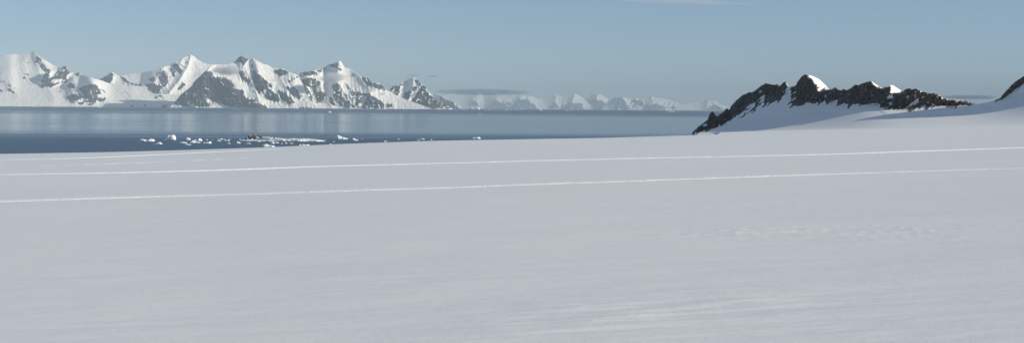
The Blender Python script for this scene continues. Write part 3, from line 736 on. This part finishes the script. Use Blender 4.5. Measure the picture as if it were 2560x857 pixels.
def build_ice(mat):
    G = 'ice floating in the bay'
    B, Fl = 'iceberg', 'ice_floe'
    L = [  # name, x0, x1, y of the waterline, profile or height, label
        (B, 410, 439, 349, [(0, 1.2), (.2, 1.6), (.32, 2), (.36, 8.5), (.42, 10.5), (.7, 11.2), (.9, 10.4), (.94, 6), (.98, 4.2), (1, 1.5)], 'tall blocky white iceberg with a low tongue, tallest of the floating ice'),
        (B, 347, 386, 352.6, [(0, .8), (.1, 2.6), (.22, 5), (.36, 3.8), (.52, 1.5), (.66, 4.4), (.78, 5.6), (.9, 4.4), (1, 1)], 'low two humped white iceberg, the leftmost floating ice'),
        (B, 384, 405, 360, [(0, .8), (.28, 1.2), (.4, 3), (.62, 5.2), (.82, 4), (1, 1)], 'small domed iceberg in front of the two humped and blocky ones'),
        (B, 463, 476, 350, [(0, 2), (.25, 4.5), (.4, 6), (.6, 4.8), (.85, 5), (1, 2)], 'rugged white lump, first piece right of the tall blocky iceberg'),
        (B, 482, 505, 352.3, [(0, 1.5), (.2, 3.6), (.5, 3.6), (.7, 6.4), (.9, 4.8), (1, 1)], 'thick ragged white slab in the middle of the ice cluster'),
        (B, 471, 500, 357, [(0, .8), (.25, 2), (.38, 6), (.5, 4.6), (.75, 2.8), (1, 1)], 'iceberg with a short horn and long flat tail under the ragged slab'),
        (Fl, 448, 468, 357.5, [(0, 1), (.3, 3), (.7, 2.6), (1, .8)], 'flat white floe at the left edge of the ice cluster'),
        (B, 504, 528, 358.2, [(0, .8), (.35, 2.4), (.7, 3.8), (.88, 5), (1, 1)], 'long low white slab thicker at its right end, right of the horned iceberg'),
        (Fl, 461, 478, 362.2, [(0, 1.8), (.4, 2.6), (.8, 1.6), (1, .6)], 'thin slanting floe lowest in the ice cluster'),
        (Fl, 514, 521, 350.2, 2.4, 'small round white floe just right of the ragged slab'),
        (Fl, 526, 532, 350, 1.2, 'faint bluish sliver of ice right of the small round floe'),
        (Fl, 542, 557, 349, [(0, .6), (.4, 1.8), (.9, 2.4), (1, 1)], 'thin flat floe topmost of the pair midway to the islet'),
        (Fl, 541, 552, 353, [(0, .8), (.4, 2.6), (1, 1.2)], 'short flat floe lower of the pair midway to the islet'),
        (B, 560, 574, 352, [(0, 3.4), (.15, 4.2), (.3, 1.6), (.6, 2.2), (.85, 2.8), (1, 1)], 'saddle shaped ice piece between the floe pair and the rocky islet'),
        (Fl, 572, 577, 347.8, 1.5, 'tiny floe behind the saddle shaped ice piece'),
        (Fl, 566, 576, 359.2, [(0, .8), (.5, 2.6), (1, .9)], 'lone flat floe in front of the saddle shaped ice piece'),
        (B, 591, 601, 358.4, [(0, 2), (.25, 5.2), (.6, 4), (1, 1.4)], 'small peaked ice lump left of and in front of the rocky islet'),
        (Fl, 597, 602, 349.6, 2.4, 'small white ice lump at the left tip of the rocky islet'),
        (Fl, 614, 627, 359.2, [(0, 1), (.5, 2.6), (1, .9)], 'flat floe in front of the dark hump of the rocky islet'),
        (Fl, 641, 652, 354.2, [(0, .8), (.5, 1.8), (1, .7)], 'thin floe close under the front shore of the rocky islet'),
        (B, 656, 686, 367.2, [(0, 3), (.12, 6.4), (.35, 7.2), (.5, 5), (.75, 3.8), (.95, 3.2), (1, 1.2)], 'big thick white iceberg nearest the snow edge below the islet'),
        (B, 674, 686, 359, [(0, 1.2), (.4, 3.6), (.7, 4.8), (1, 1.6)], 'small white slab directly behind the big thick iceberg'),
        (Fl, 687, 697, 358, [(0, 3.4), (.3, 3), (.8, 2.2), (1, .8)], 'wedge shaped floe right of the small white slab below the islet'),
        (Fl, 700, 707, 359.5, 1.9, 'tiny flat floe between the wedge shaped floe and the white spike'),
        (B, 712, 717.5, 359.4, [(0, 1.4), (.5, 4.6), (1, 1.2)], 'little white spike of ice below the middle of the islet'),
        (Fl, 724, 734, 359.2, [(0, 2), (.4, 2.4), (.7, 1.2), (1, .6)], 'flat floe right of the little white ice spike'),
        (B, 747, 773, 366, [(0, 3.2), (.15, 5.4), (.27, 3.4), (.38, 5.6), (.5, 5.2), (.65, 4), (.8, 5.4), (.95, 5), (1, 2)], 'lumpy three humped iceberg at the snow edge under the right end of the islet'),
        (B, 812, 842, 365.5, [(0, 2.4), (.2, 4), (.33, 4), (.45, 6.2), (.6, 5), (.7, 3), (1, 1.8)], 'humped grey white iceberg half hidden by the snow edge, right of the three humped one'),
        (B, 834, 869, 347.8, [(0, 2.2), (.1, 4.6), (.35, 9.2), (.45, 7.8), (.6, 5), (.8, 3.6), (.95, 2.2), (1, 1)], 'large wedge shaped white iceberg with a central point, right of the rocky islet'),
        (B, 880, 896, 351.3, [(0, 3), (.2, 6.4), (.5, 4), (1, 1)], 'smaller wedge of white ice following the large wedge shaped iceberg'),
        (Fl, 903, 908, 348.6, 2.6, 'small round floe right of the smaller wedge of ice'),
        (Fl, 832, 837, 355, 2.6, 'small round floe below the large wedge shaped iceberg'),
        (Fl, 810, 815, 355.4, 1.6, 'tiny floe below the right tip of the islet'),
        (Fl, 810, 817, 349.4, 1.4, 'tiny floe level with the right tip of the islet'),
        (B, 921, 934, 360.8, [(0, 2), (.25, 5), (.4, 4), (.6, 1.8), (1, .9)], 'small pointed iceberg touching the snow edge, alone right of the wedges'),
        (Fl, 959, 968, 354.2, [(0, 2.4), (.4, 2.6), (.6, 1.4), (1, 1.4)], 'double floe above the flat one at the snow edge'),
        (Fl, 964, 976, 359.6, [(0, 1), (.5, 2.4), (1, 1)], 'flat floe touching the snow edge below the double floe'),
        (Fl, 992, 998.5, 348.6, 2.6, 'single small floe in open water, right of the double floe'),
        (Fl, 1041, 1048, 352, 2.8, 'stubby floe lower left of the long thin floe'),
        (Fl, 1047, 1061, 348.6, [(0, .8), (.5, 2), (.9, 2.4), (1, 1)], 'long thin floe in open water with stubby floes at either side'),
        (Fl, 1075, 1082, 350.6, 2.7, 'stubby floe right of the long thin floe'),
        (Fl, 1099, 1113, 355.4, [(0, .8), (.5, 1.4), (.85, 2.8), (1, 1)], 'low floe on the snow edge, first left of the little cone'),
        (Fl, 1123, 1129, 354.6, 3.4, 'little cone of ice peeping over the snow edge'),
        (Fl, 1131, 1138, 351.8, 1.5, 'tiny thin floe just above and right of the little ice cone'),
        (Fl, 1148, 1153, 352, 1.5, 'tiny floe between the little ice cone and the bright long iceberg'),
        (Fl, 1168, 1178, 352.2, 1.6, 'thin sliver of ice under the left end of the bright long iceberg'),
        (B, 1181, 1201, 346.6, [(0, 2.4), (.12, 3.6), (.3, 2.8), (.6, 4), (.85, 4.2), (1, 1.6)], 'bright long low iceberg, rightmost of the floating ice near the snow'),
        (Fl, 1044, 1051, 355.6, 1.6, 'tiny floe on the snow edge under the stubby floe'),
        (Fl, 1063, 1070, 355.4, 1.8, 'tiny floe on the snow edge under the long thin floe'),
        (B, 818, 828, 281.8, [(0, 1.2), (.3, 3.2), (.7, 3.6), (1, 1)], 'lone small iceberg far out below the tooth topped mountain'),
        (B, 1188, 1200, 274.2, [(0, 2), (.3, 4.4), (.5, 6.8), (.7, 5), (1, 2)], 'tall far iceberg in the brash ice line below the cloud bank'),
        (B, 1347, 1355, 276.6, [(0, 2), (.4, 4), (.7, 3), (1, 1)], 'far white iceberg below the twin topped distant mountain'),
        (Fl, 1196, 1201.5, 285.6, 2.4, 'tiny far floe in open water in front of the brash ice line'),
        (Fl, 1412, 1421, 277.4, 1.8, 'far flat floe right of the far white iceberg'),
        (Fl, 1666, 1686, 279.6, [(0, .8), (.3, 2), (.7, 1.6), (1, .6)], 'long far floe near the horizon left of the dark rock ridge'),
        (Fl, 82, 90, 267.5, 1.5, 'far floe by the coast under the broad rounded white mountain'),
        (Fl, 240, 252, 268.8, 1.2, 'far thin floe by the coast under the little pointed peak'),
    ]
    for i, (nm, x0, x1, yw, pr, lab) in enumerate(L):
        if not isinstance(pr, list): pr = hump(pr, i)
        o, _ = loft(nm, x0, x1, yw, pr, mat, seed=i * 1.7, depth=.6 if nm == B else .9)
        tag(o, lab, 'iceberg' if nm == B else 'ice floe', G)
    r = random.Random(4)
    x = 1118.0; i = 0
    while x < 1312:
        w = r.uniform(3, 9)
        y = 274.4 + .0075 * (x - 1120) + r.uniform(-.5, .9)
        if not (1184 < x < 1203):
            o, _ = loft('ice_floe', x, x + w, y, hump(r.uniform(1.1, 2.3), 90 + i), mat, seed=i * 2.3, depth=1.0)
            tag(o, 'tiny white floe in the thin far brash ice line below the cloud bank', 'ice floe', 'floes of the far brash ice line')
        x += w + r.uniform(1, 7); i += 1

def build_islet():
    m = mat_rock_snow('islet_rock_and_snow', (.09, .075, .062), (.10, .078, .058), 1 / 3.0, 1.0, (.80, .82, .84))
    root = bpy.data.objects.new('rocky_islet', None); col.objects.link(root)
    tag(root, 'low islet with a dark brown rock hump and a long snowy tail', 'islet')
    rk = lambda U, z: sat(.72 + 1.0 * fbm(U * 13, z * 3 + 7, 3) - sstep(.62, .95, U) * .35) * sstep(.08, .22, z)
    o1, c1 = loft('rock_hump', 606, 674, 351, [(0, 1), (.1, 4), (.2, 9), (.3, 13), (.42, 14.4), (.54, 14), (.66, 11), (.78, 9.4), (.9, 8.6), (1, 2)], m, depth=.6, seed=3.3, rockfn=rk, wet=False, ns=64)
    rk2 = lambda U, z: sat(.27 + 1.2 * fbm(U * 24, z * 2 + 3, 3)) * sstep(.3, .6, z) + sat(.5 * sstep(.62, .45, U) * sstep(.4, .5, U)) * sstep(.6, .8, z)
    o2, c2 = loft('snow_shelf', 655, 807, 352.4, [(0, 6), (.08, 10), (.16, 9), (.3, 6.6), (.42, 5), (.52, 6.6), (.6, 6), (.72, 6.2), (.84, 4.6), (.95, 3.2), (1, 1)], m, depth=.35, seed=8.1, rockfn=rk2, wet=False, ns=110)
    rk3 = lambda U, z: sat(.05 + .5 * fbm(U * 30, z * 2 + 3, 3))
    o3, c3 = loft('ice_foot', 603, 690, 352, [(0, .6), (.06, 2.2), (.3, 2.6), (.6, 2.2), (.9, 2.6), (1, .8)], m, depth=.5, seed=5.5, rockfn=rk3, wet=False, ns=70)
    root.location = c1
    for o, c in ((o1, c1), (o2, c2), (o3, c3)):
        o.parent = root
        o.location = (c[0] - c1[0], c[1] - c1[1] + (-9 if o is o3 else 0), c[2] - c1[2])

# ------------------------------------------------------------------ tracks
def build_track(pts, width, hgt, mat, label, seed, gaps=None, n=4200, lift=.01, saw_len=.32, saw_slope=.08):
    p = np.array(pts, float)
    xs = np.linspace(p[0, 0], p[-1, 0], n)
    ys = np.interp(xs, p[:, 0], p[:, 1])
    ys = blur1(ys, n / 60., 0)
    gx, gy = px_to_ground(xs, ys)
    gy = blur1(gy, n / 16., 0) + .12 * fbm(gx / 9. + seed, gx * 0, 3)
    w = np.linspace(-1, 1, 15)
    X = gx[:, None] + 0 * w[None, :]
    Y = gy[:, None] + w[None, :] * width * .5 * (1 + .18 * fbm(gx / 2.0 + seed, gx * 0 + 4, 3))[:, None]
    Z = height(X, Y)
    # two ploughed berms and a rough bed between
    berm = np.exp(-((np.abs(w) - .62) / .2) ** 2) + .35 * np.exp(-(w / .4) ** 2)
    lump = .7 + .55 * np.maximum(fbm(X / .9 + seed, Y / .5, 4, .6) + .1, 0)
    a = berm[None, :] * lump * hgt * .6
    # added sawtooth, its long faces turned right to catch sun and brighten the track
    ph = X / saw_len + 1.2 * fbm(X / (saw_len * 5) + seed, Y / 1.1, 3)
    a = a + (1 - (ph - np.floor(ph))) * saw_len * saw_slope * (1 - .5 * np.abs(w) ** 2)[None, :] * (.7 + .6 * fbm(X / 6. + seed, Y * 0, 2))
    if gaps is not None:
        a = a * sat(.12 + 2.4 * (fbm(xs / gaps + seed, xs * 0, 3) + .05))[:, None]
    edge = (np.abs(w) > .97)[None, :]
    Z = Z + np.where(edge, -.05, .004 + lift + a)
    f = grid_faces(n, 15)
    o = mesh_obj('sled_track', np.stack([X, Y, Z], -1), f, mat)
    tag(o, label, 'sled track', 'tracks across the snowfield', 'structure')
    return o

def build_tracks():
    m = mat_track()
    build_track([(-800, 454.5), (-200, 440.8), (0, 436), (250, 432.5), (500, 427), (700, 420.5), (900, 413.5), (1250, 405), (1500, 399), (1750, 394), (2080, 386), (2250, 382), (2400, 376), (2560, 367.5), (3200, 343)], 1.5, .10, m,
                'farther of the two long bright sled tracks across the snow', 2.0, lift=.035)
    build_track([(-800, 529), (-200, 513.5), (0, 508.5), (250, 500), (500, 493.5), (700, 488), (900, 481), (1250, 469), (1500, 460.5), (1750, 452.5), (2000, 443.5), (2200, 436), (2300, 432), (2560, 424), (3200, 399)], 1.5, .05, m,
                'nearer of the two long bright sled tracks across the snow', 5.0, lift=.014, saw_slope=.05)
    build_track([(-800, 418), (-200, 403), (0, 398.5), (120, 396), (250, 392.5), (400, 387), (520, 380.5), (640, 375), (720, 370.5)], 1.4, .045, m,
                'thin faint sled track near the snow edge on the left', 8.0, None, 2400, .004, .6, .10)
    build_track([(100, 417), (200, 413.5), (325, 408.5), (480, 402), (640, 393)], 1.4, .035, m,
                'broken dashed sled track left between the thin faint and the farther bright one', 11.0, 55., 1600, .0, .6, .08)

# ------------------------------------------------------------------ clouds
def cloud(name, x, y, D, rx, ry, rz, mat, label, seed):
    """rx, rz half sizes in photo px at distance D, ry half depth in metres"""
    k = D / F
    a, b = slopes(x, y)
    bpy_v = []
    n1, n2 = 40, 20
    u = np.linspace(0, 2 * math.pi, n1, endpoint=False); v = np.linspace(.02, math.pi - .02, n2)
    V, U = np.meshgrid(v, u, indexing='ij')
    nx, ny, nz = np.sin(V) * np.cos(U), np.sin(V) * np.sin(U), np.cos(V)
    P = np.stack([nx, ny, nz], -1)
    f = grid_faces(n2, n1, wrap=True, flip=True)
    P = P.reshape(-1, 3)
    P = np.concatenate([P, [[0, 0, 1.0], [0, 0, -1.0]]])
    j = np.arange(n1)
    me = bpy.data.meshes.new(name)
    faces = [tuple(q) for q in f.tolist()] + [(len(P) - 2, int(i), int((i + 1) % n1)) for i in j] + [(len(P) - 1, int((n2 - 1) * n1 + (i + 1) % n1), int((n2 - 1) * n1 + i)) for i in j]
    me.from_pydata([tuple(q) for q in P.tolist()], [], faces); me.update()
    me.materials.append(mat)
    o = bpy.data.objects.new(name, me); col.objects.link(o)
    o.location = (float(a) * D, D, CAMH + float(b) * D)
    o.scale = (rx * k, ry, rz * k)
    o.rotation_euler = (0, seed if abs(seed) < .2 else 0, 0)
    tag(o, label, 'cloud')
    return o

def build_clouds():
    mist = mat_cloud('mist', .030, (.93, .93, .95), 0.2, (2.2, 1.5, 1.6), .42, 3.0)
    cloud('cloud', 566, 176, 24300, 62, 260, 22, mist, 'pale mist on the shoulder of the massive rock walled mountain', 0)
    mist2 = mat_cloud('mist_lower', .030, (.90, .90, .93), 0.2, (2.0, 1.5, 1.4), .42, 9.0)
    cloud('cloud', 832, 195, 24900, 54, 260, 23, mist2, 'grey mist patch below the sharp white tooth', 0)
    mist3 = mat_cloud('thin_mist', .007, (.93, .93, .95), 0.2, (2.4, 1.5, 1.4), .42, 5.0)
    cloud('cloud', 692, 200, 24300, 34, 200, 12, mist3, 'thin veil of mist between the rock walled and the tooth topped mountain', 0)
    wisp = mat_cloud('wisp', .006, (.9, .88, .9), 0.2, (2.2, 1.0, 1.4), .42, 1.0)
    cloud('cloud', 976, 207, 29500, 30, 300, 12, wisp, 'pale puff of cloud behind the saddle left of the pyramid shaped peak', 0)
    wisp2 = mat_cloud('dark_wisp', .009, (.3, .33, .38), 0.2, (3.0, 1.0, 1.8), .5, 2.0)
    cloud('cloud', 1032, 189, 25500, 22, 160, 8, wisp2, 'small grey wisp at the tip of the pyramid shaped peak', 0)
    cloud('cloud', 1080, 191, 25500, 34, 160, 7, wisp2, 'thin grey wisp drifting right of the pyramid shaped peak', -.16)
    bank = mat_cloud('stratus', .0017, (.20, .27, .38), 0.0, (7.5, 1.0, 2.0), .34, 4.0, .55)
    cloud('cloud', 1205, 230.5, 36000, 160, 1000, 11, bank, 'long flat grey cloud bank over the distant range', 0)
    bank2 = mat_cloud('stratus_low', .005, (.14, .20, .29), 0.0, (3.2, 1.0, 1.3), .36, 7.0)
    cloud('cloud', 2425, 243, 36000, 120, 1000, 9.5, bank2, 'blue grey cloud bank low in the gap right of the dark rock ridge', 0)
    cir = mat_cloud('cirrus', .0012, (.95, .95, .95), 0.2, (2.2, 1.0, 2.2), .42, 6.0)
    cloud('cloud', 1700, 4, 90000, 330, 900, 14, cir, 'thin white streak of high cloud at the top of the sky', .03)

def build_haze():
    me = bpy.data.meshes.new('haze')
    x, y0, y1, z0, z1 = 95000, -95000, 95000, -720, 1080
    v = [(-x, y0, z0), (x, y0, z0), (x, y1, z0), (-x, y1, z0), (-x, y0, z1), (x, y0, z1), (x, y1, z1), (-x, y1, z1)]
    me.from_pydata(v, [], [(0, 3, 2, 1), (4, 5, 6, 7), (0, 1, 5, 4), (1, 2, 6, 5), (2, 3, 7, 6), (3, 0, 4, 7)])
    t = NT('air')
    p = t.n('ShaderNodeVolumePrincipled')
    p.inputs['Density'].default_value = 2.1e-5; p.inputs['Color'].default_value = (.565, .695, .80, 1); p.inputs['Anisotropy'].default_value = -0.3
    t.l(p.outputs[0], t.out.inputs['Volume'])
    me.materials.append(t.m)
    o = bpy.data.objects.new('haze', me); col.objects.link(o)
    tag(o, 'pale blue haze lying over the sea and the far mountains', 'haze', kind='stuff')

# ------------------------------------------------------------------ light, sky, camera
def build_light():
    w = bpy.data.worlds.new('World'); scene.world = w; w.use_nodes = True
    nt = w.node_tree; nt.nodes.clear()
    out = nt.nodes.new('ShaderNodeOutputWorld'); bg = nt.nodes.new('ShaderNodeBackground'); sk = nt.nodes.new('ShaderNodeTexSky')
    sk.sky_type = 'NISHITA'; sk.sun_disc = False
    sk.sun_elevation = SUN_EL; sk.sun_rotation = SUN_AZ
    sk.altitude = SKY[0]; sk.air_density = SKY[1]; sk.dust_density = SKY[2]; sk.ozone_density = SKY[3]
    bg.inputs['Strength'].default_value = SKY[4]
    ad = nt.nodes.new('ShaderNodeVectorMath'); ad.operation = 'ADD'
    ad.inputs[1].default_value = tuple(c / SKY[4] for c in AMB)
    nt.links.new(sk.outputs[0], ad.inputs[0]); nt.links.new(ad.outputs[0], bg.inputs[0]); nt.links.new(bg.outputs[0], out.inputs[0])
    s = bpy.data.lights.new('sun', 'SUN'); s.energy = 5.0; s.angle = math.radians(.5); s.color = (1, .922, .765)
    o = bpy.data.objects.new('sun', s); col.objects.link(o)
    from mathutils import Vector
    d = Vector((math.cos(SUN_EL) * math.sin(SUN_AZ), math.cos(SUN_EL) * math.cos(SUN_AZ), math.sin(SUN_EL)))
    o.rotation_euler = d.to_track_quat('Z', 'Y').to_euler()
    o.location = (60, 20, CAMH + 60)

def build_camera():
    from mathutils import Matrix
    c = bpy.data.cameras.new('camera'); o = bpy.data.objects.new('camera', c); col.objects.link(o)
    M = Matrix([list(r) for r in CAM.tolist()]).to_4x4(); M.translation = (0, 0, CAMH)
    o.matrix_world = M
    c.sensor_width = 36; c.sensor_fit = 'HORIZONTAL'; c.lens = F / 2560 * 36
    c.clip_start = .1; c.clip_end = 400000
    scene.camera = o

build_camera(); build_light()
build_snowfield(mat_snowfield())
build_sea(mat_sea())
build_far_coast()
build_near_ridges()
build_ice(mat_ice())
build_islet()
build_tracks()
build_clouds()
build_haze()

vs = scene.view_settings
scene.display_settings.display_device = 'sRGB'
vs.view_transform = 'Standard'; vs.look = 'None'; vs.gamma = 1; vs.use_curve_mapping = False; vs.exposure = .12
scene.render.engine = 'CYCLES'
scene.cycles.use_denoising = True
scene.cycles.denoiser = 'OPENIMAGEDENOISE'
scene.cycles.max_bounces = 6
scene.cycles.sample_clamp_direct = 12
scene.cycles.sample_clamp_indirect = 4
scene.cycles.volume_bounces = 2
scene.cycles.volume_max_steps = 256
